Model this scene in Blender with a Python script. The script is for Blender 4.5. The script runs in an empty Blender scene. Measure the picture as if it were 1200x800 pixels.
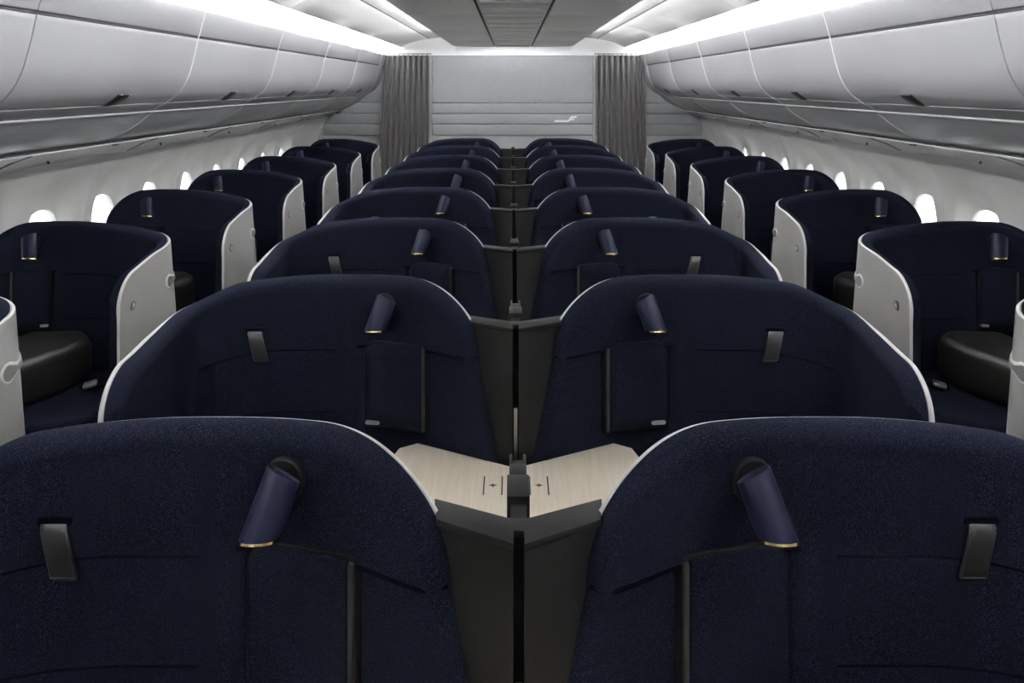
import bpy, bmesh, math, random
from mathutils import Vector, Matrix
random.seed(4)
scn = bpy.context.scene
COL = scn.collection
ZC = 1.92            # eye height
MIRROR = [False]

# ------------------------------------------------------------------ materials
def mat(name, col, rough=0.5, metal=0.0, spec=0.5, sheen=0.0, coat=0.0, emit=None):
    m = bpy.data.materials.new(name); m.use_nodes = True
    b = m.node_tree.nodes['Principled BSDF']
    b.inputs['Base Color'].default_value = (*col, 1)
    b.inputs['Roughness'].default_value = rough
    b.inputs['Metallic'].default_value = metal
    b.inputs['Specular IOR Level'].default_value = spec
    if sheen:
        b.inputs['Sheen Weight'].default_value = sheen
        b.inputs['Sheen Roughness'].default_value = 0.45
    if coat: b.inputs['Coat Weight'].default_value = coat
    if emit:
        b.inputs['Emission Color'].default_value = (*emit[:3], 1)
        b.inputs['Emission Strength'].default_value = emit[3]
    return m

def add_noise(m, cols, scale=(1, 1, 1), detail=4, lo=0.35, hi=0.65, bump=0.0, nscale=20, bdist=0.001):
    """base colour from object-space noise between two or three colours, optional bump"""
    nt = m.node_tree; b = nt.nodes['Principled BSDF']
    tc = nt.nodes.new('ShaderNodeTexCoord'); mp = nt.nodes.new('ShaderNodeMapping')
    mp.inputs['Scale'].default_value = scale
    nz = nt.nodes.new('ShaderNodeTexNoise'); nz.inputs['Scale'].default_value = nscale
    nz.inputs['Detail'].default_value = detail
    rp = nt.nodes.new('ShaderNodeValToRGB')
    rp.color_ramp.elements[0].position = lo; rp.color_ramp.elements[1].position = hi
    rp.color_ramp.elements[0].color = (*cols[0], 1); rp.color_ramp.elements[1].color = (*cols[-1], 1)
    if len(cols) == 3:
        e = rp.color_ramp.elements.new((lo + hi) / 2); e.color = (*cols[1], 1)
    nt.links.new(tc.outputs['Object'], mp.inputs[0]); nt.links.new(mp.outputs[0], nz.inputs[0])
    nt.links.new(nz.outputs[0], rp.inputs[0]); nt.links.new(rp.outputs[0], b.inputs['Base Color'])
    if bump:
        bp = nt.nodes.new('ShaderNodeBump'); bp.inputs['Strength'].default_value = bump
        bp.inputs['Distance'].default_value = bdist
        nt.links.new(nz.outputs[0], bp.inputs['Height']); nt.links.new(bp.outputs[0], b.inputs['Normal'])
    return m

NAVY = add_noise(mat('navy_fabric', (0.014, 0.019, 0.05), 0.9, spec=0.06),
                 [(0.0013, 0.0017, 0.0042), (0.0025, 0.0032, 0.0084), (0.046, 0.052, 0.088)], nscale=520, detail=2, lo=0.33, hi=0.755, bump=0.35, bdist=0.0015)
NAVY_SMOOTH = mat('navy_satin_metal', (0.0040, 0.0050, 0.019), 0.5, spec=0.2)
PIPING = mat('navy_piping', (0.0018, 0.0022, 0.0052), 0.9, spec=0.02)
BLACK = mat('black_gap', (0.004, 0.004, 0.005), 0.7, spec=0.2)
SATIN = add_noise(mat('black_satin_plastic', (0.03, 0.03, 0.028), 0.55, spec=0.16),
                  [(0.0055, 0.0055, 0.0053), (0.0070, 0.0070, 0.0067)], nscale=60, bump=0.05)
STRIP = mat('grey_strip', (0.022, 0.022, 0.023), 0.4)
LEATHER = add_noise(mat('black_leather', (0.02, 0.019, 0.016), 0.42, spec=0.5),
                    [(0.0085, 0.008, 0.0072), (0.0125, 0.012, 0.0105)], nscale=140, bump=0.2, bdist=0.001)
SHELLW = add_noise(mat('warm_white_shell', (0.6, 0.58, 0.55), 0.4),
                   [(0.255, 0.25, 0.24), (0.272, 0.266, 0.256)], nscale=3, bump=0.0)
RIMW = mat('white_rim', (0.60, 0.585, 0.555), 0.35)
SILVER = mat('brushed_silver', (0.75, 0.75, 0.74), 0.3, metal=0.85)
GREYPLATE = mat('grey_plate', (0.15, 0.155, 0.155), 0.4, metal=0.3)
BRASS = mat('brass_ring', (0.85, 0.62, 0.28), 0.22, metal=1.0)
BING = add_noise(mat('bin_grey', (0.60, 0.60, 0.61), 0.42), [(0.245, 0.245, 0.255), (0.257, 0.257, 0.267)], nscale=2)
VALANCE = mat('valance_grey', (0.30, 0.305, 0.315), 0.35)
DARKBODY = mat('dark_gap_grey', (0.05, 0.05, 0.052), 0.6)
LATCH = mat('latch_grey', (0.016, 0.016, 0.017), 0.4)
RAIL = mat('rail_metal', (0.42, 0.43, 0.47), 0.16, metal=0.75)
WALLM = add_noise(mat('sidewall_plastic', (0.72, 0.71, 0.69), 0.45), [(0.48, 0.475, 0.465), (0.51, 0.505, 0.495)], nscale=3)
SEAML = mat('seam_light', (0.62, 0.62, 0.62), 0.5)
CEILW = mat('ceiling_white', (0.86, 0.86, 0.86), 0.45)
CEILG = mat('ceiling_grey', (0.84, 0.85, 0.86), 0.4)
GRILLE = mat('grille_grey', (0.62, 0.625, 0.625), 0.3)
BULK = add_noise(mat('bulkhead_fabric', (0.45, 0.455, 0.46), 0.75), [(0.28, 0.285, 0.292), (0.325, 0.33, 0.338)],
                 scale=(1, 1, 2.2), nscale=55, detail=5, bump=0.1)
BULKP = mat('bulkhead_plate', (0.42, 0.43, 0.425), 0.5)
CURT = add_noise(mat('curtain_cloth', (0.2, 0.195, 0.19), 0.9, sheen=0.2), [(0.065, 0.064, 0.064), (0.082, 0.081, 0.080)], nscale=200, bump=0.2)
CARPET = add_noise(mat('carpet', (0.04, 0.042, 0.05), 0.95), [(0.03, 0.03, 0.04), (0.055, 0.057, 0.065)], nscale=250, bump=0.3)
EMBL = mat('white_emblem', (0.88, 0.88, 0.87), 0.4)
MARK = mat('dark_print', (0.03, 0.03, 0.03), 0.6)
LED = mat('led_white', (0.9, 0.9, 0.9), 0.5, emit=(0.98, 0.99, 1.0, 85.0))
LED2 = mat('led_white_soft', (0.9, 0.9, 0.9), 0.5, emit=(0.98, 0.99, 1.0, 80.0))

LED3 = mat('led_white_end', (0.9, 0.9, 0.9), 0.5, emit=(0.98, 0.99, 1.0, 190.0))

def wood_mat():
    m = mat('pale_ash_wood', (0.72, 0.6, 0.46), 0.45)
    nt = m.node_tree; b = nt.nodes['Principled BSDF']
    tc = nt.nodes.new('ShaderNodeTexCoord'); mp = nt.nodes.new('ShaderNodeMapping')
    mp.inputs['Scale'].default_value = (46, 2.2, 4)
    n1 = nt.nodes.new('ShaderNodeTexNoise'); n1.inputs['Scale'].default_value = 2.2; n1.inputs['Detail'].default_value = 6
    n1.inputs['Distortion'].default_value = 0.6
    rp = nt.nodes.new('ShaderNodeValToRGB')
    rp.color_ramp.elements[0].position = 0.3; rp.color_ramp.elements[1].position = 0.7
    rp.color_ramp.elements[0].color = (0.83, 0.715, 0.555, 1); rp.color_ramp.elements[1].color = (0.91, 0.825, 0.685, 1)
    nt.links.new(tc.outputs['Object'], mp.inputs[0]); nt.links.new(mp.outputs[0], n1.inputs[0])
    nt.links.new(n1.outputs[0], rp.inputs[0]); nt.links.new(rp.outputs[0], b.inputs['Base Color'])
    return m
WOOD = wood_mat()

def glass_mat():
    m = bpy.data.materials.new('window_glass'); m.use_nodes = True
    nt = m.node_tree; nt.nodes.clear()
    o = nt.nodes.new('ShaderNodeOutputMaterial'); mx = nt.nodes.new('ShaderNodeMixShader')
    t = nt.nodes.new('ShaderNodeBsdfTransparent'); g = nt.nodes.new('ShaderNodeBsdfGlossy')
    t.inputs[0].default_value = (0.93, 0.95, 0.95, 1); g.inputs['Roughness'].default_value = 0.05
    mx.inputs[0].default_value = 0.06
    nt.links.new(t.outputs[0], mx.inputs[1]); nt.links.new(g.outputs[0], mx.inputs[2]); nt.links.new(mx.outputs[0], o.inputs[0])
    return m
GLASS = glass_mat()

# ------------------------------------------------------------------ mesh helpers
def tag(o, label=None, cat=None, group=None, kind=None):
    if label: o['label'] = label
    if cat: o['category'] = cat
    if group: o['group'] = group
    if kind: o['kind'] = kind
    return o

def empty(name, loc=(0, 0, 0)):
    o = bpy.data.objects.new(name, None); COL.objects.link(o); o.location = loc
    o.empty_display_size = 0.1
    return o

class MB:
    def __init__(s): s.v = []; s.f = []
    def add(s, vs, fs):
        k = len(s.v); s.v += [tuple(p) for p in vs]; s.f += [tuple(i + k for i in f) for f in fs]
        return s
    def grid(s, P, close_u=False, close_v=False):
        nu, nv = len(P), len(P[0]); vs = [p for r in P for p in r]; fs = []
        for i in range(nu if close_u else nu - 1):
            for j in range(nv if close_v else nv - 1):
                a, b = i * nv + j, ((i + 1) % nu) * nv + j
                c, d = ((i + 1) % nu) * nv + (j + 1) % nv, i * nv + (j + 1) % nv
                fs.append((a, b, c, d))
        return s.add(vs, fs)
    def tube(s, pts, r, n=8, caps=True, r_fn=None):
        pts = [Vector(p) for p in pts]; rings = []; prev = None
        for i, p in enumerate(pts):
            t = (pts[min(i + 1, len(pts) - 1)] - pts[max(i - 1, 0)])
            t = t.normalized() if t.length > 1e-9 else Vector((0, 0, 1))
            if prev is None:
                a = Vector((0, 0, 1)) if abs(t.z) < 0.9 else Vector((1, 0, 0))
                nrm = t.cross(a).normalized()
            else:
                nrm = (prev - t * prev.dot(t)); nrm = nrm.normalized() if nrm.length > 1e-6 else t.orthogonal().normalized()
            prev = nrm; bn = t.cross(nrm); rr = r_fn(i / (len(pts) - 1)) if r_fn else r
            rings.append([p + (nrm * math.cos(2 * math.pi * k / n) + bn * math.sin(2 * math.pi * k / n)) * rr for k in range(n)])
        k0 = len(s.v); s.grid(rings, close_v=True)
        if caps:
            s.f.append(tuple(k0 + i for i in range(n))); m = k0 + (len(pts) - 1) * n
            s.f.append(tuple(m + i for i in range(n)))
        return s
    def box(s, lo, hi):
        x0, y0, z0 = lo; x1, y1, z1 = hi
        return s.add([(x0, y0, z0), (x1, y0, z0), (x1, y1, z0), (x0, y1, z0), (x0, y0, z1), (x1, y0, z1), (x1, y1, z1), (x0, y1, z1)],
                     [(0, 3, 2, 1), (4, 5, 6, 7), (0, 1, 5, 4), (1, 2, 6, 5), (2, 3, 7, 6), (3, 0, 4, 7)])
    def prism(s, poly, z0, z1):
        n = len(poly); vs = [(x, y, z0) for x, y in poly] + [(x, y, z1) for x, y in poly]
        return s.add(vs, [tuple(range(n))[::-1], tuple(range(n, 2 * n))] + [(i, (i + 1) % n, n + (i + 1) % n, n + i) for i in range(n)])
    def extrude_y(s, poly, y0, y1):
        n = len(poly); vs = [(x, y0, z) for x, z in poly] + [(x, y1, z) for x, z in poly]
        return s.add(vs, [tuple(range(n))[::-1], tuple(range(n, 2 * n))] + [(i, (i + 1) % n, n + (i + 1) % n, n + i) for i in range(n)])
    def build(s, name, m, parent=None, bevel=0, seg=3, smooth=40):
        v = [(-x, y, z) for x, y, z in s.v] if MIRROR[0] else s.v
        f = [t[::-1] for t in s.f] if MIRROR[0] else s.f
        me = bpy.data.meshes.new(name); me.from_pydata(v, [], f); me.materials.append(m)
        bm = bmesh.new(); bm.from_mesh(me)
        bmesh.ops.remove_doubles(bm, verts=bm.verts, dist=1e-6)
        bmesh.ops.recalc_face_normals(bm, faces=bm.faces)
        if bevel:
            es = [e for e in bm.edges if len(e.link_faces) == 2 and e.calc_face_angle(0) > 0.5]
            bmesh.ops.bevel(bm, geom=es, offset=bevel, segments=seg, profile=0.5, affect='EDGES', clamp_overlap=True)
        bm.to_mesh(me); bm.free()
        for p in me.polygons: p.use_smooth = True
        me.set_sharp_from_angle(angle=math.radians(smooth))
        o = bpy.data.objects.new(name, me); COL.objects.link(o)
        if parent: o.parent = parent
        return o

def ribbon(prof, thick):
    """closed 2-D outline: profile polyline thickened to its left"""
    out = []
    for i, p in enumerate(prof):
        a = prof[max(i - 1, 0)]; b = prof[min(i + 1, len(prof) - 1)]
        dx, dz = b[0] - a[0], b[1] - a[1]; l = math.hypot(dx, dz) or 1
        out.append((p[0] - dz / l * thick, p[1] + dx / l * thick))
    return list(prof) + out[::-1]

def cr(pts, n):
    """Catmull-Rom through points of any dimension, n samples per span"""
    P = [tuple(p) for p in pts]; P = [tuple(2 * a - b for a, b in zip(P[0], P[1]))] + P + [tuple(2 * a - b for a, b in zip(P[-1], P[-2]))]
    out = []
    for i in range(1, len(P) - 2):
        for k in range(n):
            t = k / n
            out.append(tuple(0.5 * (2 * b + (c - a) * t + (2 * a - 5 * b + 4 * c - d) * t * t + (3 * b - a - 3 * c + d) * t ** 3)
                             for a, b, c, d in zip(P[i - 1], P[i], P[i + 1], P[i + 2])))
    out.append(P[-2]); return out

def sstep(a, b, x):
    if a > b: return 1 - sstep(b, a, x)
    t = max(0.0, min(1.0, (x - a) / (b - a))); return t * t * (3 - 2 * t)

def copy_tree(o, parent=None):
    c = o.copy(); COL.objects.link(c)
    if parent is not None: c.parent = parent
    for ch in list(o.children): copy_tree(ch, c)
    return c

# ------------------------------------------------------------------ the suite
A_FACE = 1.25
# plan of the shell: u = distance in from the aisle face, y = along the cabin (0 = back line), h = top height
PLAN = [(0.0, -0.555, 1.033), (0.0, -0.42, 1.050), (0.0, -0.25, 1.085), (0.002, -0.13, 1.105), (0.014, -0.065, 1.119), (0.05, -0.02, 1.134),
        (0.11, 0.0, 1.150), (0.25, 0.01, 1.176), (0.45, 0.012, 1.196), (0.65, 0.01, 1.200), (0.80, -0.005, 1.200), (0.92, -0.04, 1.2), (1.04, -0.10, 1.2),
        (1.12, -0.14, 1.2), (1.20, -0.185, 1.2), (1.26, -0.215, 1.2)]
DENSE = cr(PLAN, 24)
SL = [0.0]
for p_, q_ in zip(DENSE, DENSE[1:]): SL.append(SL[-1] + math.hypot(q_[0] - p_[0], q_[1] - p_[1]))
SEAM = 0.945; EDGE_U = 1.12; ZB = 0.12; TM = 0.052; TR = 0.046
import bisect
def plan(s):
    s = max(0.0, min(SL[-1] - 1e-6, s)); i = max(0, min(len(SL) - 2, bisect.bisect_right(SL, s) - 1))
    t = (s - SL[i]) / (SL[i + 1] - SL[i]); a, b = DENSE[i], DENSE[i + 1]
    return tuple(x + (y - x) * t for x, y in zip(a, b))
def s_of_u(u):
    for i in range(len(DENSE) - 1):
        if DENSE[i][0] <= u <= DENSE[i + 1][0] and DENSE[i + 1][0] > 0.012:
            t = (u - DENSE[i][0]) / (DENSE[i + 1][0] - DENSE[i][0] + 1e-12); return SL[i] + (SL[i + 1] - SL[i]) * t
    return SL[-1]
S_EDGE = s_of_u(EDGE_U)
def top(s):
    u, y, h = plan(s)
    if s < 0.13: h -= 0.13 - math.sqrt(max(0.0, 0.13 ** 2 - (0.13 - s) ** 2))
    if not WIN[0]: h -= 0.026 * sstep(-0.50, -0.16, y) * (1 - sstep(0.04, 0.22, u)) + 0.008 * (1 - sstep(0.02, 0.2, u))
    if u > 0.83:
        k = min(1.0, (u - 0.83) / (EDGE_U - 0.83)); h -= (1.2 - SEAM) * (1 - math.sqrt(max(0.0, 1 - k * k)))
    return h
def flare(z): return min(0.078, max(0.0, SEAM - z) * 0.24)
def rim_lift(s):
    u, y, _ = plan(s)
    return 0.003 - 0.009 * sstep(-0.30, -0.08, y if s < 0.5 else 0.0) * (1 - 0.2 * sstep(0.84, 0.98, u))
WIN = [False]
def pos(s, z, off):
    """point of the shell surface at arc length s, height z, moved `off` towards the sitter"""
    u, y, _ = plan(s); u0, y0, _ = plan(s - 0.004); u1, y1, _ = plan(s + 0.004)
    du, dy = u1 - u0, y1 - y0; l = math.hypot(du, dy) or 1
    nu, ny = -dy / l, du / l
    if ny > 0 or (abs(ny) < 0.15 and nu < 0): nu, ny = -nu, -ny
    # inward normal: +u on the wing, -y on the back
    if u < 0.03 and nu < 0: nu = -nu
    tp = 0.075 * (1.2 - z) * sstep(-0.42, -0.10, y) * (1 - sstep(0.05, 0.5, u))
    u = u + nu * off - tp; y = y + ny * off
    if WIN[0] and u > 0.45: u = 0.45 + (u - 0.45) * 0.75
    return Vector((-(A_FACE - u), y, z))
def posu(u, z, off): return pos(s_of_u(u), z, off)

def columns(n):
    out = []
    for i in range(n + 1):
        t = i / n; t = 0.5 - 0.5 * math.cos(math.pi * t) * (0.55 + 0.45 * abs(math.cos(math.pi * t)))
        out.append(t * S_EDGE)
    return out
def outline_d(s, z):
    h = top(s); e = 0.006; sl = (top(min(S_EDGE, s + e)) - top(max(0, s - e))) / (min(S_EDGE, s + e) - max(0, s - e))
    d = max(0.0, h - z) / math.sqrt(1 + sl * sl)
    return min(d, s)
def thick(d):
    k = 1 - min(1.0, d / TR); return TM * max(0.0, 1 - k ** 2.3) ** (1 / 2.3)

def padding(root):
    cols = columns(150); P = []
    for s in cols:
        h = top(s); zs = min(SEAM, h - 0.02 if s < 0.5 * S_EDGE else h)
        zl = []
        for k in range(26):
            t = k / 25; zl.append(ZB + (zs - 0.004 - ZB) * (1 - (1 - t) ** 1.6))
        zl.append(zs)
        for k in range(1, 27):
            t = k / 26; zl.append(zs + (h - zs) * (1 - (1 - t) ** 1.9))
        row = []
        w = sstep(0.55 * S_EDGE, S_EDGE, s)
        for i, z in enumerate(zl):
            fz = flare(z); sz = s + w * fz
            d = outline_d(s, z)
            edge = (S_EDGE + fz) - sz
            if z < SEAM: d = min(min(s, max(0, h - z) if s < 0.5 * S_EDGE else 9), edge)
            else: d = min(d, max(edge, 0) + 0.5 * max(0.0, h - z)) if edge < 0.02 else d
            T = thick(max(d, 0))
            u = plan(s)[0]
            if i < 26 and u > 0.66: T = max(0.0, T - 0.017 * sstep(0.66, 0.70, u))
            row.append(pos(sz, z, T))
        P.append(row)
    return MB().grid(P).build('upholstery', NAVY, root, smooth=70)

def shell(root):
    cols = columns(110); O = []
    for s in cols:
        h = top(s) + rim_lift(s) - 0.003; w = sstep(0.55 * S_EDGE, S_EDGE, s); col = []
        n = 22
        zl = [0.06 + (h - 0.06) * k / n for k in range(n + 1)]
        ins = 0.022 * sstep(0.9 * S_EDGE, S_EDGE, s)
        out = [pos(s - ins * sstep(1.0, 0.93, z) + w * flare(z), z, -0.016) for z in zl]
        inn = [pos(s - ins * sstep(1.0, 0.93, z) + w * flare(z), z, -0.001) for z in zl]
        O.append(out + inn[::-1])
    mb = MB().grid(O, close_v=True)
    n = len(O[0]); mb.f.append(tuple(range(n))); mb.f.append(tuple((len(O) - 1) * n + i for i in range(n)))
    o = mb.build('shell', SHELLW, root, smooth=50); o['label'] = 'warm white hard outer shell'
    # rounded rim bead round the outline
    pts = [pos(0.004, 0.10 + (top(0.0) - 0.10) * k / 14, -0.007) for k in range(14)]
    pts += [pos(s, top(s) + rim_lift(s) - 0.006, -0.007) for s in columns(150) if plan(s)[0] < 1.113]
    r = MB().tube(pts, 0.0085, 8).build('rim', RIMW, root); r['label'] = 'white rim bead'
    return o

def rounded_rect(x0, x1, z0, z1, radii, n=7):
    """radii: bottom-x0, bottom-x1, top-x1, top-x0"""
    out = []
    for (cx, cz, sx, sz, r, a0) in ((x0, z0, 1, 1, radii[0], 180), (x1, z0, -1, 1, radii[1], 270), (x1, z1, -1, -1, radii[2], 0), (x0, z1, 1, -1, radii[3], 90)):
        for k in range(n + 1):
            a = math.radians(a0 + 90 * k / n); out.append((cx + sx * r + r * math.cos(a), cz + sz * r + r * math.sin(a)))
    return out

def plate(outline, mapf, lo, hi, bev=0.003):
    """a plate following a surface: outline in (p,q), mapf(p,q,off) -> point; inner rings for curvature and a soft edge"""
    cx = sum(p for p, q in outline) / len(outline); cz = sum(q for p, q in outline) / len(outline)
    rings = []
    for k, off in ((1.0, lo), (1.0, hi - bev), (None, hi), (0.66, hi), (0.33, hi), (0.02, hi)):
        ring = []
        for p, q in outline:
            if k is None:
                l = math.hypot(p - cx, q - cz); kk = max(0.0, 1 - bev / l)
            else: kk = k if k == 1.0 else k * 0.98
            ring.append(mapf(cx + (p - cx) * kk, cz + (q - cz) * kk, off))
        rings.append(ring)
    mb = MB(); mb.grid(rings, close_v=True)
    n = len(outline); mb.f.append(tuple((len(rings) - 1) * n + i for i in range(n)))
    return mb

def make_suite(kind):
    """one suite for the left of the console (aisle at -x); mirrored when MIRROR is set"""
    root = empty('lounge_suite')
    shell(root); padding(root)
    # soft piping under the cap and the two sewn fold lines
    us = [0.66 + (EDGE_U - 0.66) * k / 24 for k in range(25)]
    pts = [posu(u, SEAM + 0.003, thick(outline_d(s_of_u(u), SEAM + 0.003)) - 0.001 if u < 1.06 else thick(max(0.002, (EDGE_U - u) * 1.15)) - 0.001) for u in us]
    MB().tube(pts, 0.005, 6).build('cap_piping', PIPING, root)
    us = [0.58 - 0.50 * k / 30 for k in range(31)]
    f = lambda u: 0.93 - 0.055 * sstep(0.40, 0.08, u) if u < 0.4 else 0.93
    MB().tube([posu(u, 0.93 - 0.07 * max(0, (0.42 - u) / 0.34) ** 2, TM - 0.0005) for u in us], 0.0030, 6).build('fold_seam', PIPING, root)
    MB().tube([posu(u, 0.70 - 0.06 * max(0, (0.42 - u) / 0.34) ** 2, TM - 0.0005) for u in us], 0.0030, 6).build('fold_seam', PIPING, root)
    # storage pocket: black surround, fabric door, silver pull, grey hinge strip
    u0, u1, z0, z1 = 0.692, 0.928, 0.655, 0.962
    # (u0 = outer edge away from the console, u1 = strip side)
    MB_s = plate(rounded_rect(u0 - 0.006, u1 + 0.016, z0 - 0.008, z1 + 0.006, (0.012, 0.005, 0.012, 0.05)), posu, TM - 0.02, TM + 0.004, 0.002)
    MB_s.build('pocket_surround', BLACK, root)
    d = plate(rounded_rect(u0, u1 - 0.002, z0, z1 - 0.001, (0.008, 0.003, 0.006, 0.045)), posu, TM - 0.01, TM + 0.010, 0.005).build('pocket_door', NAVY, root, smooth=60)
    h = plate(rounded_rect(u0 + 0.004, u0 + 0.062, z0 + 0.006, z0 + 0.020, (0.006,) * 4, 4), posu, TM + 0.004, TM + 0.018, 0.003).build('pull_handle', SILVER, d)
    h['label'] = 'small silver pull handle'
    st = plate(rounded_rect(u1 + 0.001, u1 + 0.013, z0 - 0.004, z1 - 0.005, (0.003,) * 4, 2), posu, TM, TM + 0.010, 0.002).build('hinge_strip', STRIP, root)
    # reading lamp
    top_, bot = Vector((-0.470, -0.112, 1.142)), Vector((-0.503, -0.155, 1.040))
    if WIN[0]:
        dx = -(A_FACE - (0.45 + (A_FACE - 0.455 - 0.45) * 0.75)) - (-0.455); top_.x += dx; bot.x += dx
    ax = (bot - top_); R = 0.037
    xa = ax.normalized().orthogonal().normalized(); ya = ax.normalized().cross(xa)
    def ring(c, r, tilt=0.0):
        return [c + (xa * math.cos(t) + ya * math.sin(t)) * r + ax.normalized() * (tilt * (ya * 0 + xa * math.cos(t) + ya * math.sin(t)).dot(TD) * r) for t in [2 * math.pi * k / 36 for k in range(36)]]
    TD = Vector((1, 0.3, 0)).normalized()
    lp = [ring(top_ + ax.normalized() * 0.004, R - 0.004, 0.2), ring(top_, R - 0.001, 0.2), ring(top_ + ax.normalized() * 0.003, R, 0.2), ring(bot, R, -0.34), ring(bot + ax.normalized() * 0.001, R - 0.003, -0.34), ring(bot - ax.normalized() * 0.015, R - 0.004, -0.34)]
    mb = MB(); mb.grid(lp, close_v=True); mb.f.append(tuple(range(36))); mb.f.append(tuple(5 * 36 + i for i in range(36)))
    lamp = mb.build('reading_lamp', NAVY_SMOOTH, root, smooth=35); lamp['label'] = 'navy cylinder reading lamp'
    e = ax.normalized()
    rg = [ring(bot - e * 0.0005, R + 0.0003, -0.34), ring(bot + e * 0.0045, R + 0.0003, -0.34), ring(bot + e * 0.0045, R - 0.006, -0.34), ring(bot - e * 0.0005, R - 0.006, -0.34)]
    b_ = MB().grid(rg, close_u=True, close_v=True).build('trim_ring', BRASS, lamp); b_['label'] = 'thin brass ring'
    # mount: disc on the fabric and a short stub to the lamp body
    um = A_FACE - (0.478 if not WIN[0] else 0.452); zc_ = 1.100
    P = []
    for off, r in ((TM - 0.01, 0.047), (TM + 0.008, 0.047), (TM + 0.012, 0.043), (TM + 0.012, 0.022), (TM + 0.034, 0.020)):
        P.append([posu(um + math.cos(t) * r, zc_ + math.sin(t) * r, off) for t in [2 * math.pi * k / 32 for k in range(32)]])
    mb = MB().grid(P, close_v=True); mb.f.append(tuple(4 * 32 + i for i in range(32)))
    mb.build('lamp_mount', BLACK, lamp)
    # leather strap hanging from a slot in the padding
    us_, zt = (0.125 if WIN[0] else 0.282), 1.000
    rows = []
    prof = [(0.008, TM - 0.008), (0.0, TM + 0.004), (-0.008, TM + 0.010), (-0.05, TM + 0.015), (-0.105, TM + 0.017), (-0.111, TM + 0.015)]
    for dz, off in prof:
        lean = 0.28 * (-dz)
        wdt = 0.027 if dz > -0.108 else 0.022
        rows.append([posu(us_ + lean + sx * wdt, zt + dz, off + (0.0 if abs(sx) < 0.95 else -0.003)) for sx in (-1, -0.93, -0.5, 0, 0.5, 0.93, 1)])
    back = [[posu(us_ + 0.28 * (-dz) + sx * (0.027 if dz > -0.108 else 0.022), zt + dz, off - 0.006) for sx in (-1, -0.93, -0.5, 0, 0.5, 0.93, 1)] for dz, off in prof]
    strap = MB().grid([r + b[::-1] for r, b in zip(rows, back)], close_v=True)
    strap.f.append(tuple(range(5 * 14, 6 * 14)))
    so = strap.build('headrest_strap', LEATHER, root, smooth=50); so['label'] = 'black leather headrest strap'
    stp = [(-0.024, -0.012), (-0.024, -0.103), (0.024, -0.103), (0.024, -0.012)]
    MB().tube([posu(us_ - 0.28 * b + a, zt + b, TM + 0.0145 + (0.002 if b < -0.05 else -0.003)) for a, b in stp], 0.0012, 5).build('stitching', STRIP, so)
    slot = plate(rounded_rect(us_ - 0.036, us_ + 0.036, zt - 0.004, zt + 0.014, (0.008,) * 4, 4), posu, TM - 0.01, TM + 0.003, 0.002)
    slot.build('strap_slot', PIPING, so)
    if not WIN[0]:
        # flat black panel that closes the gap between the shell and the console slot
        ZT = 1.07
        def py(a): return -0.205 + (a - 0.0105) * 0.50
        ol = [(0.0105, 0.02), (0.10, 0.02), (0.10, 0.60), (0.15, SEAM), (0.16, 1.0), (0.16, ZT - 0.016), (0.0105, ZT - 0.016)]
        n = len(ol); mb = MB()
        mb.add([(-a, py(a), z) for a, z in ol] + [(-a, py(a) + 0.022, z) for a, z in ol],
               [tuple(range(n)), tuple(range(2 * n - 1, n - 1, -1))] + [(i, (i + 1) % n, n + (i + 1) % n, n + i) for i in range(n)])
        led = [(-0.0105, -0.218), (-0.161, -0.142), (-0.172, -0.070), (-0.02, -0.136), (-0.0003, -0.136), (-0.0003, -0.178), (-0.0105, -0.178)]
        MB().prism(led, ZT - 0.014, ZT).build('ledge', SATIN, root, bevel=0.0022, seg=2)['label'] = 'black ledge over the console panel'
        mb.build('console_panel', SATIN, root, bevel=0.002, seg=2)['label'] = 'flat black panel beside the console slot'
    # seat pan, dark bolster, belt
    def lx(u): return -(A_FACE - (0.45 + (u - 0.45) * 0.75 if (WIN[0] and u > 0.45) else u))
    y_in = -0.075
    pan = [(lx(0.085), -0.62), (lx(0.085), -0.16), (lx(0.16), y_in), (lx(0.72), y_in - 0.01), (lx(0.86), -0.12), (lx(0.80), -0.62), (lx(0.5), -0.70), (lx(0.2), -0.70)]
    MB().prism(pan, 0.30, 0.45).build('seat_cushion', NAVY, root, bevel=0.035, seg=4)
    base = [(lx(0.11), -0.56), (lx(0.11), -0.14), (lx(0.70), -0.10), (lx(0.78), -0.56)]
    MB().prism(base, 0.0, 0.31).build('seat_base', SATIN, root, bevel=0.01)
    bol = [(lx(0.315), -0.20), (lx(0.345), -0.36), (lx(0.50), -0.66), (lx(0.79), -0.66), (lx(0.84), -0.33), (lx(0.78), -0.105), (lx(0.42), -0.085)]
    b_ = MB().prism(bol, 0.44, 0.665 if WIN[0] else 0.60).build('bolster', LEATHER, root, bevel=0.05, seg=5); b_['label'] = 'black leather side bolster'
    belt = MB()
    belt.tube([(lx(0.10), -0.25, 0.452), (lx(0.16), -0.27, 0.462), (lx(0.22), -0.30, 0.462), (lx(0.30), -0.33, 0.462)], 0.011, 8)
    bo = belt.build('seat_belt', BLACK, root)
    bk = MB().box((-0.03, -0.022, -0.008), (0.03, 0.022, 0.012)).build('buckle', SILVER, bo, bevel=0.006)
    mx = -1 if MIRROR[0] else 1
    bk.location = (mx * lx(0.25), -0.335, 0.474); bk.rotation_euler = (0.15, mx * 0.2, mx * -0.35)
    bk['label'] = 'silver seat belt buckle'
    tg = MB().box((-0.018, -0.016, -0.003), (0.018, 0.016, 0.004)).build('tongue', SILVER, bo, bevel=0.002)
    tg.location = (mx * lx(0.17), -0.275, 0.470); tg.rotation_euler = (0.1, mx * 0.25, mx * -0.4)
    # round badge and grab plate on the outer face of the wing
    def wing(p, q, off): return pos(p, q, -0.016 - off)
    sb, zb_ = 0.105, 0.895
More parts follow.
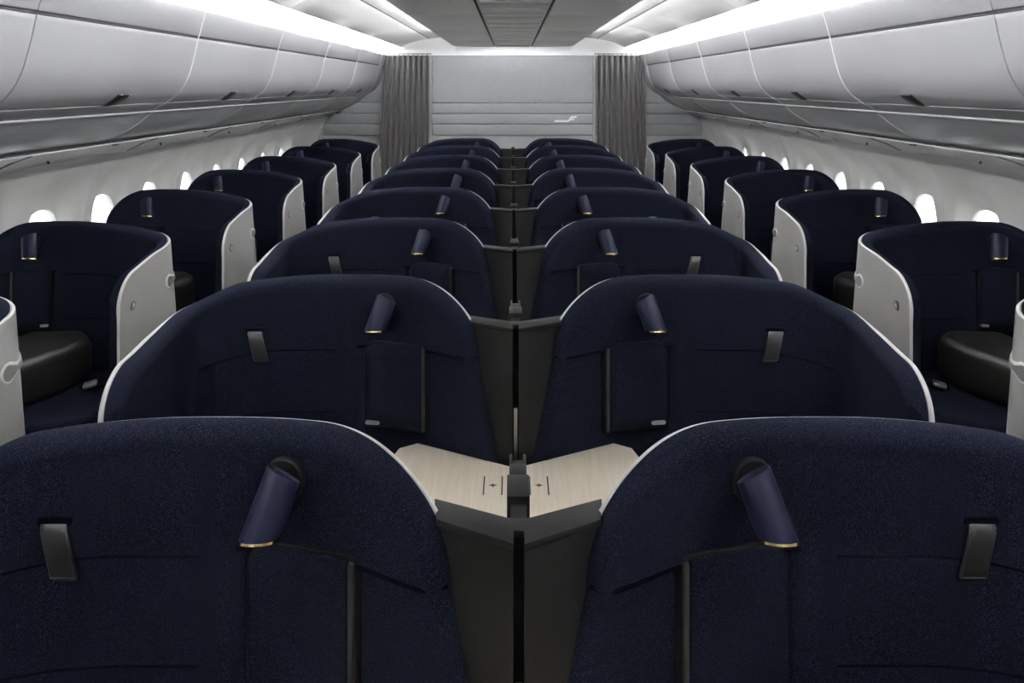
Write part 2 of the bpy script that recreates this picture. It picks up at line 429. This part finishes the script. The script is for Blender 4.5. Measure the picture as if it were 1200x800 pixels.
    circ = [(sb + 0.024 * math.cos(t), zb_ + 0.024 * math.sin(t)) for t in [2 * math.pi * k / 24 for k in range(24)]]
    bd = plate(circ, wing, -0.004, 0.004, 0.002).build('round_button', GREYPLATE, root); bd['label'] = 'round grey button on the aisle panel'
    circ = [(sb + 0.013 * math.cos(t), zb_ + 0.014 * math.sin(t)) for t in (0, 2.1, 4.2)]
    plate(circ, wing, 0.002, 0.0055, 0.001).build('button_symbol', RIMW, bd)
    sh = 0.385
    hp = rounded_rect(sh, sh + 0.20, 0.885, 0.955, (0.034,) * 4, 6)
    gp = plate(hp, wing, -0.004, 0.006, 0.003).build('grab_plate', RIMW, root); gp['label'] = 'grey grab plate with a pale rim at the rear corner'
    hp = rounded_rect(sh + 0.008, sh + 0.192, 0.893, 0.947, (0.026,) * 4, 6)
    plate(hp, wing, 0.003, 0.0075, 0.001).build('plate_inlay', GREYPLATE, gp)
    # side table
    if not WIN[0]:
        a = [(-0.014, -0.225), (-0.345, -0.03 - 0.0), (-0.40, -0.075), (-0.43, -0.085)]
        tb = [(-0.016, -0.222), (-0.363, -0.035), (-0.425, -0.085), (-0.47, -0.30), (-0.47, -1.06), (-0.016, -1.06)]
        tb = [(-0.016, -0.232), (-0.20, -0.145), (-0.363, -0.068), (-0.425, -0.105), (-0.47, -0.30), (-0.47, -1.06), (-0.016, -1.06)]
    else:
        tb = [(lx(1.16), -0.24), (lx(0.93), -0.115), (lx(0.86), -0.16), (lx(0.85), -0.30), (lx(0.85), -0.95), (lx(1.16), -0.95)]
    t = MB().prism(tb, 0.574, 0.596).build('side_table', WOOD, root, bevel=0.002, seg=2); t['label'] = 'pale wooden side table'
    under = [(x * 0.97 if not WIN[0] else x, y) for x, y in tb]
    MB().prism(under, 0.0, 0.573).build('table_cabinet', SATIN, root, bevel=0.004, seg=2)
    if not WIN[0]:
        mk = MB()
        for x in (-0.106, -0.046): mk.box((x - 0.0022, -0.405, 0.5955), (x + 0.0022, -0.295, 0.5968))
        cx_, cy_ = -0.076, -0.349
        bolt = [(-0.013, 0.0), (-0.003, 0.005), (-0.001, 0.012), (0.002, 0.004), (0.013, 0.002), (0.003, -0.004), (0.0, -0.012), (-0.003, -0.004)]
        mk.prism([(cx_ + p, cy_ + q) for p, q in bolt], 0.5955, 0.5968)
        mk.build('charging_mark', MARK, t)
    return root

ORD = ['first', 'second', 'third', 'fourth', 'fifth', 'sixth', 'seventh', 'eighth']
D_MID = [1.547 + 1.176 * k for k in range(8)]
D_WIN = [2.625 + 1.172 * k for k in range(7)]
XWIN = 3.050
for side, mir in (('left', False), ('right', True)):
    MIRROR[0] = mir; WIN[0] = False
    proto = make_suite('centre')
    for k, D in enumerate(D_MID):
        o = proto if k == 0 else copy_tree(proto)
        o.location = (0, D, 0)
        row = {0: 'nearest row', 7: 'farthest row'}.get(k, f'{ORD[k]} row back')
        tag(o, f'navy centre suite with white rim {side} of the black divider, {row}', 'airline seat', f'centre suites {side} of the divider')
for side, mir in (('right', False), ('left', True)):
    MIRROR[0] = mir; WIN[0] = True
    proto = make_suite('window')
    for k, D in enumerate(D_WIN):
        o = proto if k == 0 else copy_tree(proto)
        o.location = (XWIN * (1 if side == 'right' else -1), D, 0)
        row = {0: 'nearest, partly cut off', 6: 'farthest'}.get(k, f'{ORD[k]} back')
        tag(o, f'navy window suite with white aisle panel under the {side} windows, {row}', 'airline seat', f'window suites along the {side} side')
MIRROR[0] = False; WIN[0] = False

# ------------------------------------------------------------------ centre consoles
def make_console():
    root = empty('privacy_divider')
    ZT = 1.07
    MB().box((-0.0103, -0.165, 0.03), (0.0103, -0.152, ZT - 0.016)).build('slot', BLACK, root)
    MB().box((-0.0062, -0.172, 0.50), (0.0062, -0.166, 0.77)).build('divider_edge', SILVER, root)['label'] = 'bright metal divider edge in the slot'
    h = MB().box((-0.0165, -0.1345, 0.62), (0.0165, 0.09, ZT - 0.004)).build('divider_housing', SATIN, root, bevel=0.003, seg=2)
    MB().box((-0.0235, -0.085, ZT - 0.05), (0.0235, 0.0, ZT + 0.012)).build('latch', SATIN, h, bevel=0.003, seg=2)
    mb = MB(); mb.box((-0.019, -0.002, ZT - 0.05), (0.019, 0.055, ZT + 0.006)); mb.box((-0.019, 0.05, ZT - 0.05), (-0.012, 0.10, ZT + 0.004)); mb.box((0.012, 0.05, ZT - 0.05), (0.019, 0.10, ZT + 0.004))
    mb.build('latch_guide', SATIN, h, bevel=0.002, seg=2)
    return root
proto = make_console()
for k, D in enumerate(D_MID):
    o = proto if k == 0 else copy_tree(proto)
    o.location = (0, D, 0)
    row = {0: 'nearest row', 7: 'farthest row'}.get(k, f'{ORD[k]} row back')
    tag(o, f'black latch post and slot of the divider between the centre suites, {row}', 'divider', 'dividers between the centre suites')

# ------------------------------------------------------------------ setting
Y0, YB = -4.0, 10.3
def st(o): o['kind'] = 'structure'; return o
st(MB().box((-3.0, Y0, -0.06), (3.0, YB + 0.1, 0.0)).build('floor', CARPET))

# side walls with a smooth oval recess for every window
def wall_x(z): 
    pts = [(0.0, 2.66), (0.35, 2.76), (0.7, 2.81), (1.0, 2.82), (1.15, 2.805), (1.3, 2.755), (1.42, 2.685), (1.475, 2.638), (1.52, 2.66), (1.60, 2.72)]
    for (za, xa), (zb, xb) in zip(pts, pts[1:]):
        if za <= z <= zb:
            t = (z - za) / (zb - za); return xa + (xb - xa) * t
    return pts[-1][1]
WINY = [3.08 + 0.64 * k for k in range(10)]
ZW0, ZW1 = 0.58, 1.44
def build_wall(side):
    m = -1 if side == 'left' else 1
    mb = MB()
    def P(y, z, dep=0.0): return (m * (wall_x(z) + dep), y, z)
    zs_low = [0.0, 0.2, 0.4, ZW0]; zs_hi = [ZW1, 1.475, 1.52, 1.60]
    ys = [Y0] + [WINY[0] - 0.32 + 0.64 * k for k in range(len(WINY) + 1)] + [YB]
    mb.grid([[P(y, z) for z in zs_low] for y in ys]); mb.grid([[P(y, z) for z in zs_hi] for y in ys])
    for a, b in ((ys[0], ys[1]), (ys[-2], ys[-1])):
        mb.grid([[P(y, ZW0 + (ZW1 - ZW0) * k / 12) for k in range(13)] for y in (a, b)])
    N = 72
    for yc in WINY:
        zc = 1.0; rings = []
        hw, hh = 0.215, 0.335; gw, gh = 0.168, 0.200; gz = 0.96
        angs = sorted([2 * math.pi * k / N for k in range(N)] + [math.atan2(sz - zc, sy) % (2 * math.pi) for sy in (-0.32, 0.32) for sz in (ZW0, ZW1)])
        def rect(t):
            c, s = math.cos(t), math.sin(t); k = min(0.32 / abs(c) if abs(c) > 1e-9 else 9, ((ZW1 - zc) / s) if s > 1e-9 else ((ZW0 - zc) / s) if s < -1e-9 else 9)
            return (k * c, zc + k * s)
        def sup(t, w, h, cz):
            c, s = math.cos(t), math.sin(t); e = 2.0 / 2.4
            return (w * math.copysign(abs(c) ** e, c), cz + h * math.copysign(abs(s) ** e, s))
        R = []
        R.append([P(yc + y, z) for y, z in map(rect, angs)])
        for k in (0.5, 1.0):
            R.append([P(yc + r[0] * (1 - k) + o_[0] * k, r[1] * (1 - k) + o_[1] * k) for r, o_ in ((rect(t), sup(t, hw + 0.006, hh + 0.006, zc)) for t in angs)])
        for k in range(1, 11):
            t_ = k / 10
            dep = 0.065 * (0.75 * math.sin(t_ * math.pi / 2) + 0.25 * sstep(0, 1, t_))
            w, h, cz = hw + (gw - hw) * t_, hh + (gh - hh) * t_, zc + (gz - zc) * t_
            ring = []
            for t in angs:
                y, z = sup(t, w, h, cz)
                xb = wall_x(z) * (1 - t_) + 2.815 * t_
                ring.append((m * (xb + dep), yc + y, z))
            R.append(ring)
        ring = [(x + m * 0.03, y, z) for x, y, z in R[-1]]; R.append(ring)
        mb.grid(R, close_v=True)
    o = st(mb.build('wall_' + side, WALLM, smooth=60))
    # raised joint beads between the side panels
    for k in range(0, 6):
        y = WINY[1] - 0.32 + 1.28 * k
        pts = [(m * (wall_x(z) - 0.001), y, z) for z in [0.5 + 0.97 * q / 20 for q in range(21)]]
        MB().tube(pts, 0.0035, 6).build('joint_bead', SEAML, o)
    for k, yc in enumerate(WINY):
        w = st(empty(f'window_{k + 1 + (10 if side == "right" else 0)}', (m * 2.902, yc, 0.96)))
        pts = []
        for t in [2 * math.pi * q / 40 for q in range(40)]:
            c, s = math.cos(t), math.sin(t); e = 2 / 2.4
            pts.append((0.174 * math.copysign(abs(c) ** e, c), 0.206 * math.copysign(abs(s) ** e, s)))
        mbp = MB(); mbp.add([(m * dx, p, q) for dx in (0.0, 0.004) for p, q in pts], [tuple(range(40)), tuple(range(79, 39, -1))] + [(i, (i + 1) % 40, 40 + (i + 1) % 40, 40 + i) for i in range(40)])
        mbp.build('window_pane', GLASS, w)
        MB().tube([(-m * 0.012, p * 0.985, q * 0.985) for p, q in pts + pts[:1]], 0.006, 6, caps=False).build('window_seal', WALLM, w)
    return o
for sd in ('left', 'right'): build_wall(sd)

# bulkhead with sewn pads, plate below, white edge strips
def build_bulkhead():
    mb = MB(); mb.box((-3.0, YB, 0.0), (3.0, YB + 0.08, 2.75))
    w = st(mb.build('wall_back', BULKP))
    lines = [ZC - 0.721, ZC - 0.560, ZC - 0.411, ZC - 0.254]
    for x0, x1 in ((-1.162, 1.152), (-2.72, -1.20), (1.19, 2.72)):
        for z0, z1 in zip(lines, lines[1:]):
            MB().box((x0, YB - 0.022, z0 + 0.004), (x1, YB + 0.002, z1 - 0.004)).build('bulkhead_pad', BULK, w, bevel=0.016, seg=4)
        ztop = ZC + 0.427 if abs(x0) < 1.17 else ZC + 0.40
        MB().box((x0, YB - 0.020, lines[-1] + 0.002), (x1, YB + 0.002, ztop)).build('bulkhead_pad', BULK, w, bevel=0.010, seg=4)
    for i, x in enumerate((-1.178, 1.168)):
        st(MB().box((x - 0.009, YB - 0.035, 0.0), (x + 0.009, YB + 0.002, ZC + 0.43)).build(f'trim_{i + 1}', RIMW, bevel=0.002))
    # thin white strip line at the top
    st(MB().box((-2.2, YB - 0.03, ZC + 0.427), (2.2, YB, ZC + 0.437)).build('trim_3', CEILW))
build_bulkhead()
st(MB().box((-3.0, Y0 - 0.08, 0.0), (3.0, Y0, 2.75)).build('wall_front', BULKP))

# emblem: long foot, slanted stem, two arms
def em(px, py): return ((px - 600) * YB / 840, ZC - (py - 100) * YB / 840)
o = MB()
def q(pts): 
    n = len(pts); c = [em(*p) for p in pts]
    o.add([(x, YB - 0.030, z) for x, z in c] + [(x, YB - 0.021, z) for x, z in c], [tuple(range(n)), tuple(range(2 * n - 1, n - 1, -1))] + [(i, (i + 1) % n, n + (i + 1) % n, n + i) for i in range(n)])
q([(648.0, 142.9), (649.6, 140.6), (664.4, 140.6), (666.6, 137.6), (668.4, 135.9), (675.3, 135.9), (674.0, 138.3), (668.8, 138.6), (668.2, 139.2), (672.2, 139.1), (670.6, 141.0), (667.0, 140.9), (665.8, 142.3), (664.2, 142.9)])
tag(o.build('airline_emblem', EMBL), 'white slanted letter emblem on the grey bulkhead pads', 'emblem')

# curtains bunched on both sides of the bulkhead
for side, m in (('left', -1), ('right', 1)):
    P = []; nx = 230
    for i in range(nx + 1):
        t = i / nx; row = []
        for k in range(25):
            z = 0.06 + (2.345 - 0.06) * k / 24; low = 1 - k / 24
            x = 1.20 + (0.64 + 0.10 * low) * t
            amp = 0.028 + 0.012 * low
            if t > 0.80: amp *= 1 - sstep(0.80, 0.93, t) * 0.8
            ph = 2 * math.pi * 8.5 * t + 0.25 * math.sin(7 * t + 0.6 * low)
            y = YB - 0.115 + amp * math.sin(ph) + 0.008 * math.sin(2 * ph + 2 * z)
            row.append((m * x, y, z))
        P.append(row)
    Q = [[(x, y + 0.004, z) for x, y, z in r] for r in P]
    mb = MB().grid([a + b[::-1] for a, b in zip(P, Q)], close_v=True)
    c = mb.build('curtain', CURT, smooth=80)
    tag(c, f'grey pleated curtain drawn back at the {side} aisle beside the bulkhead', 'curtain', 'curtains at the bulkhead')
    hs = MB()
    for k in range(10): hs.box((m * (1.22 + 0.066 * k) - 0.006, YB - 0.125, 2.33), (m * (1.22 + 0.066 * k) + 0.006, YB - 0.105, 2.362))
    hs.build('curtain_runners', GREYPLATE, c)
    st(MB().box((m * 1.52 - 0.36, YB - 0.13, 2.36), (m * 1.52 + 0.36, YB - 0.10, 2.375)).build(f'trim_{4 if m < 0 else 5}', GREYPLATE))

# ------------------------------------------------------------------ overhead bins
SEGY = [2.765 + 1.425 * k for k in range(-1, 6)]
FASC = [(1.800, 0.432), (1.822, 0.36), (1.841, 0.288)]
DOOR = cr([(1.846, 0.272), (1.872, 0.155), (1.908, 0.04), (1.962, -0.045), (2.030, -0.098)], 6)
LEDGE = [(2.036, -0.104), (2.075, -0.122), (2.112, -0.150)]
VAL = cr([(2.118, -0.158), (2.20, -0.225), (2.30, -0.285), (2.425, -0.334)], 5)
RAILP = [(2.405, -0.352), (2.43, -0.362), (2.50, -0.385), (2.585, -0.425), (2.625, -0.442)]
def zz(pr): return [(x, z + ZC) for x, z in pr]
def make_bin(m, y0, y1, highlight=True):
    root = empty('overhead_bin', (0, (y0 + y1) / 2, 0)); h = (y1 - y0) / 2; g = 0.0025
    MIRROR[0] = (m < 0)
    th = -0.014
    def strip(pr, name, mt, gap=g, t=0.014):
        n = 0
        return MB().extrude_y(ribbon(zz(pr), t), -h + gap, h - gap).build(name, mt, root, bevel=0.003, seg=2, smooth=25)
    body = [(1.818, 0.395), (1.855, 0.28), (1.885, 0.16), (1.925, 0.045), (1.975, -0.03), (2.045, -0.09), (2.13, -0.14), (2.21, -0.21), (2.31, -0.27), (2.42, -0.315), (2.56, -0.315), (2.50, 0.28), (2.2, 0.36)]
    MB().extrude_y(zz(body), -h + 0.001, h - 0.001).build('bin_body', DARKBODY, root)
    strip(FASC, 'fascia', BING); d = strip(DOOR, 'bin_door', BING, g + 0.001)
    strip(LEDGE, 'hand_ledge', BING); strip(VAL, 'valance', VALANCE)
    MB().tube([(2.113, -h + g, ZC - 0.153), (2.113, h - g, ZC - 0.153)], 0.0075, 8).build('ledge_bead', BING, root)
    full = FASC + DOOR + LEDGE + VAL
    if highlight: MB().tube([(x + 0.0005, h - 0.0045, z) for x, z in zz(full)], 0.004, 6).build('joint_highlight', SEAML, root)  # pale bead added as a painted bright-edge highlight along the bin joint
    # latch flush in the lower edge of the door
    lp = []
    (xa, za), (xb, zb) = DOOR[-5], DOOR[-1]
    lt = MB(); nx, nz = (zb - za), -(xb - xa)
    l = math.hypot(nx, nz); nx, nz = nx / l * 0.004, nz / l * 0.004
    fr = []
    pr = [DOOR[-7], DOOR[-5], DOOR[-3], DOOR[-1]]
    pr = [(x - 0.005, z - 0.004) for x, z in pr]
    P = []
    cy = 0.12
    lt.extrude_y(ribbon(zz(pr), 0.010), cy - 0.052, cy + 0.052)
    lo = lt.build('latch', LATCH, d, bevel=0.002, seg=2, smooth=25)
    lo['label'] = 'dark grey door latch'
    MIRROR[0] = False
    return root
def place_bins():
    for side, m in (('left', -1), ('right', 1)):
        proto = None
        for k in range(6):
            y0, y1 = SEGY[k], SEGY[k + 1]
            if k == 0: o = make_bin(m, y0, y1, False)
            elif proto is None: o = proto = make_bin(m, y0, y1)
            else:
                o = copy_tree(proto); o.location = (0, (y0 + y1) / 2, 0)
            where = {0: 'nearest, partly cut off', 5: 'farthest'}.get(k, f'{ORD[k]} back')
            tag(o, f'light grey overhead bin with dark latch above the {side} windows, {where}', 'overhead bin', f'overhead bins along the {side} side')
        # closing filler by the bulkhead and the length behind the eye
        MIRROR[0] = (m < 0)
        full = FASC + DOOR + LEDGE + VAL
        for i, (a, b) in enumerate(((SEGY[-1] + 0.003, YB - 0.002), (Y0, SEGY[0] - 0.003))):
            st(MB().extrude_y(ribbon(zz(full), 0.02), a, b).build(f'trim_{6 + i + (2 if m > 0 else 0)}', BING, smooth=25))
        r = st(MB().extrude_y(ribbon(zz(RAILP), 0.02), Y0, YB - 0.002).build(f'trim_{10 + (1 if m > 0 else 0)}', RAIL, smooth=60))
        tr = MB().tube([(2.402, Y0, ZC - 0.349), (2.402, YB - 0.01, ZC - 0.349)], 0.004, 6).build('rail_edge', RIMW, r)
        for k in range(6):
            y = 4.0 + 1.28 * k
            MB().tube([(2.60, y, ZC - 0.428), (2.598, y, ZC - 0.440)], 0.007, 10).build('rail_knob', DARKBODY, r)
            MB().box((2.40, y + 0.32, ZC - 0.364), (2.425, y + 0.35, ZC - 0.346)).build('rail_stop', DARKBODY, r)
        # joint lines across the rail panels
        for k in range(7):
            y = 2.3 + 1.28 * k
            MB().tube([(x - 0.001, y, z - 0.0015) for x, z in zz(RAILP)], 0.002, 5).build('rail_joint', GREYPLATE, r)
        MIRROR[0] = False
place_bins()

# ------------------------------------------------------------------ ceiling
def build_ceiling():
    hull = st(MB().box((-3.0, Y0, ZC + 0.78), (3.0, YB + 0.1, ZC + 0.84)).build('ceiling', CEILW))
    MB().box((-3.1, Y0, 1.55), (-2.50, YB + 0.1, ZC + 0.80)).build('upper_side', CEILW, hull)
    MB().box((2.50, Y0, 1.55), (3.1, YB + 0.1, ZC + 0.80)).build('upper_side', CEILW, hull)
    YE = 9.35; H0 = 0.50
    # centre grille of cross slats
    W = 0.238
    MB().box((-W, Y0, ZC + H0 + 0.015), (W, YE, ZC + H0 + 0.04)).build('grille_backing', STRIP, hull)
    g = MB(); y = 0.5; k = 0
    while y < YE - 0.15:
        dp = 0.27 if k % 3 else 0.20
        g.box((-W + 0.012, y, ZC + H0 - 0.002), (W - 0.012, min(y + dp, YE - 0.01), ZC + H0 + 0.016)); y += dp + 0.035; k += 1
    g.build('grille_slats', GRILLE, hull, bevel=0.008, seg=3)
    r = MB(); y = 0.75
    while y < YE - 0.3:
        r.box((-0.20, y, ZC + H0 - 0.012), (0.20, y + 0.035, ZC + H0)); r.box((-0.002, y + 0.2, ZC + H0 - 0.010), (0.002, y + 0.32, ZC + H0)); y += 0.43
    r.build('grille_ribs', CEILW, hull, bevel=0.002, seg=2)
    for m in (-1, 1):
        MIRROR[0] = (m > 0)
        # flat grey panels with a rounded rear outer corner, one per frame
        ys = [Y0, -2.4, -0.9, 0.6, 2.1, 3.6, 5.1, 6.6, 8.0, YE]
        for a, b in zip(ys, ys[1:]):
            X0, X1 = -0.247, -0.757
            if b == YE:
                R = 0.36
                poly = [(X0, a + 0.002), (X0, b)] + [(X1 + R - R * math.sin(t), b - R + R * math.cos(t)) for t in [math.pi / 2 * q_ / 12 for q_ in range(13)]] + [(X1, a + 0.002)]
            else: poly = [(X0, a + 0.002), (X0, b - 0.002), (X1, b - 0.002), (X1, a + 0.002)]
            MB().prism(poly, ZC + H0, ZC + H0 + 0.02).build('flat_panel', CEILG, hull, bevel=0.004, seg=2)
        # dark gap beside the grille
        MB().box((-0.248, Y0, ZC + H0 + 0.018), (-0.237, YE, ZC + H0 + 0.03)).build('gap_liner', BLACK, hull)
        # side panels: narrow strip, broad white panel, cove
        for a, b in zip(ys[:-1], ys[1:-1] + [YB]):
            MB().extrude_y(ribbon([(x, ZC + z) for x, z in [(-0.80, 0.705), (-0.95, 0.70), (-1.188, 0.668)]], -0.012), a + 0.0015, b - 0.0015).build('strip_panel', CEILW, hull, bevel=0.002, seg=2)
            MB().extrude_y(ribbon([(x, ZC + z) for x, z in [(-1.199, 0.666), (-1.32, 0.648), (-1.46, 0.610), (-1.60, 0.548)]], -0.012), a + 0.0015, b - 0.0015).build('white_panel', CEILW, hull, bevel=0.002, seg=2)
            for q0, q1 in (((-1.186, 0.668), (-1.201, 0.666)), ((-1.597, 0.5475), (-1.615, 0.5525))):
                MB().extrude_y(ribbon([(q0[0], ZC + q0[1]), (q1[0], ZC + q1[1])], -0.006), a, b).build('seam_liner', LATCH, hull)
            cv = cr([(-1.612, 0.553), (-1.68, 0.582), (-1.78, 0.592), (-1.88, 0.565), (-1.95, 0.49)], 5)
            MB().extrude_y(ribbon([(x, ZC + z) for x, z in cv], -0.012), a + 0.0015, b - 0.0015).build('cove_panel', CEILW, hull, bevel=0.002, seg=2)
        MIRROR[0] = False
    # curved band above the bulkhead
    pr = [(9.30, 0.70), (9.6, 0.695), (9.95, 0.665), (10.17, 0.585), (10.27, 0.51), (10.292, 0.43)]
    pr = cr(pr, 5)
    MB().grid([[(x, y, ZC + z) for y, z in pr] for x in (-0.82, -0.3, 0.3, 0.82)]).build('end_cove', CEILW, hull, smooth=60)
    MB().box((-2.0, YB - 0.012, ZC + 0.428), (2.0, YB - 0.002, ZC + 0.70)).build('end_band', CEILW, hull)
build_ceiling()

# light strips hidden in the coves
def light(name, mb, m, label, group):
    tag(mb.build(name, m), label, 'light strip', group)
for side, m in (('left', -1), ('right', 1)):
    mb = MB().extrude_y([(m * 1.832, ZC + 0.424), (m * 1.882, ZC + 0.412), (m * 1.880, ZC + 0.408), (m * 1.830, ZC + 0.420)], Y0 + 0.1, YB - 0.1)
    light('light_strip', mb, LED, f'white light strip in the cove over the {side} overhead bins', 'cove light strips')
    mb = MB(); mb.box((min(m * 0.680, m * 0.715), Y0 + 0.1, ZC + 0.550), (max(m * 0.680, m * 0.715), 8.98, ZC + 0.556))
    light('light_strip', mb, LED2, f'white light strip along the {side} edge of the flat ceiling panels', 'ceiling edge light strips')
mb = MB(); mb.box((-0.42, 9.20, ZC + 0.545), (0.42, 9.26, ZC + 0.551))
light('light_strip', mb, LED3, 'white light strip behind the ceiling end above the bulkhead', 'end light strip')

# ------------------------------------------------------------------ world, camera
w = bpy.data.worlds.new('daylight'); scn.world = w; w.use_nodes = True
bg = w.node_tree.nodes['Background']; bg.inputs[0].default_value = (0.93, 0.97, 1.0, 1); bg.inputs[1].default_value = 2.3
cam = bpy.data.cameras.new('camera'); co = bpy.data.objects.new('camera', cam); COL.objects.link(co)
co.location = (-0.013, 0, ZC); co.rotation_euler = (math.radians(90), 0, 0)
cam.sensor_width = 36; cam.lens = 25.2; cam.shift_y = -0.25; cam.clip_start = 0.05; cam.clip_end = 100
scn.camera = co
vs = scn.view_settings
vs.view_transform = 'Standard'; vs.look = 'None'; vs.gamma = 1; vs.use_curve_mapping = False; vs.exposure = 0.80
scn.cycles.max_bounces = 10; scn.cycles.diffuse_bounces = 6
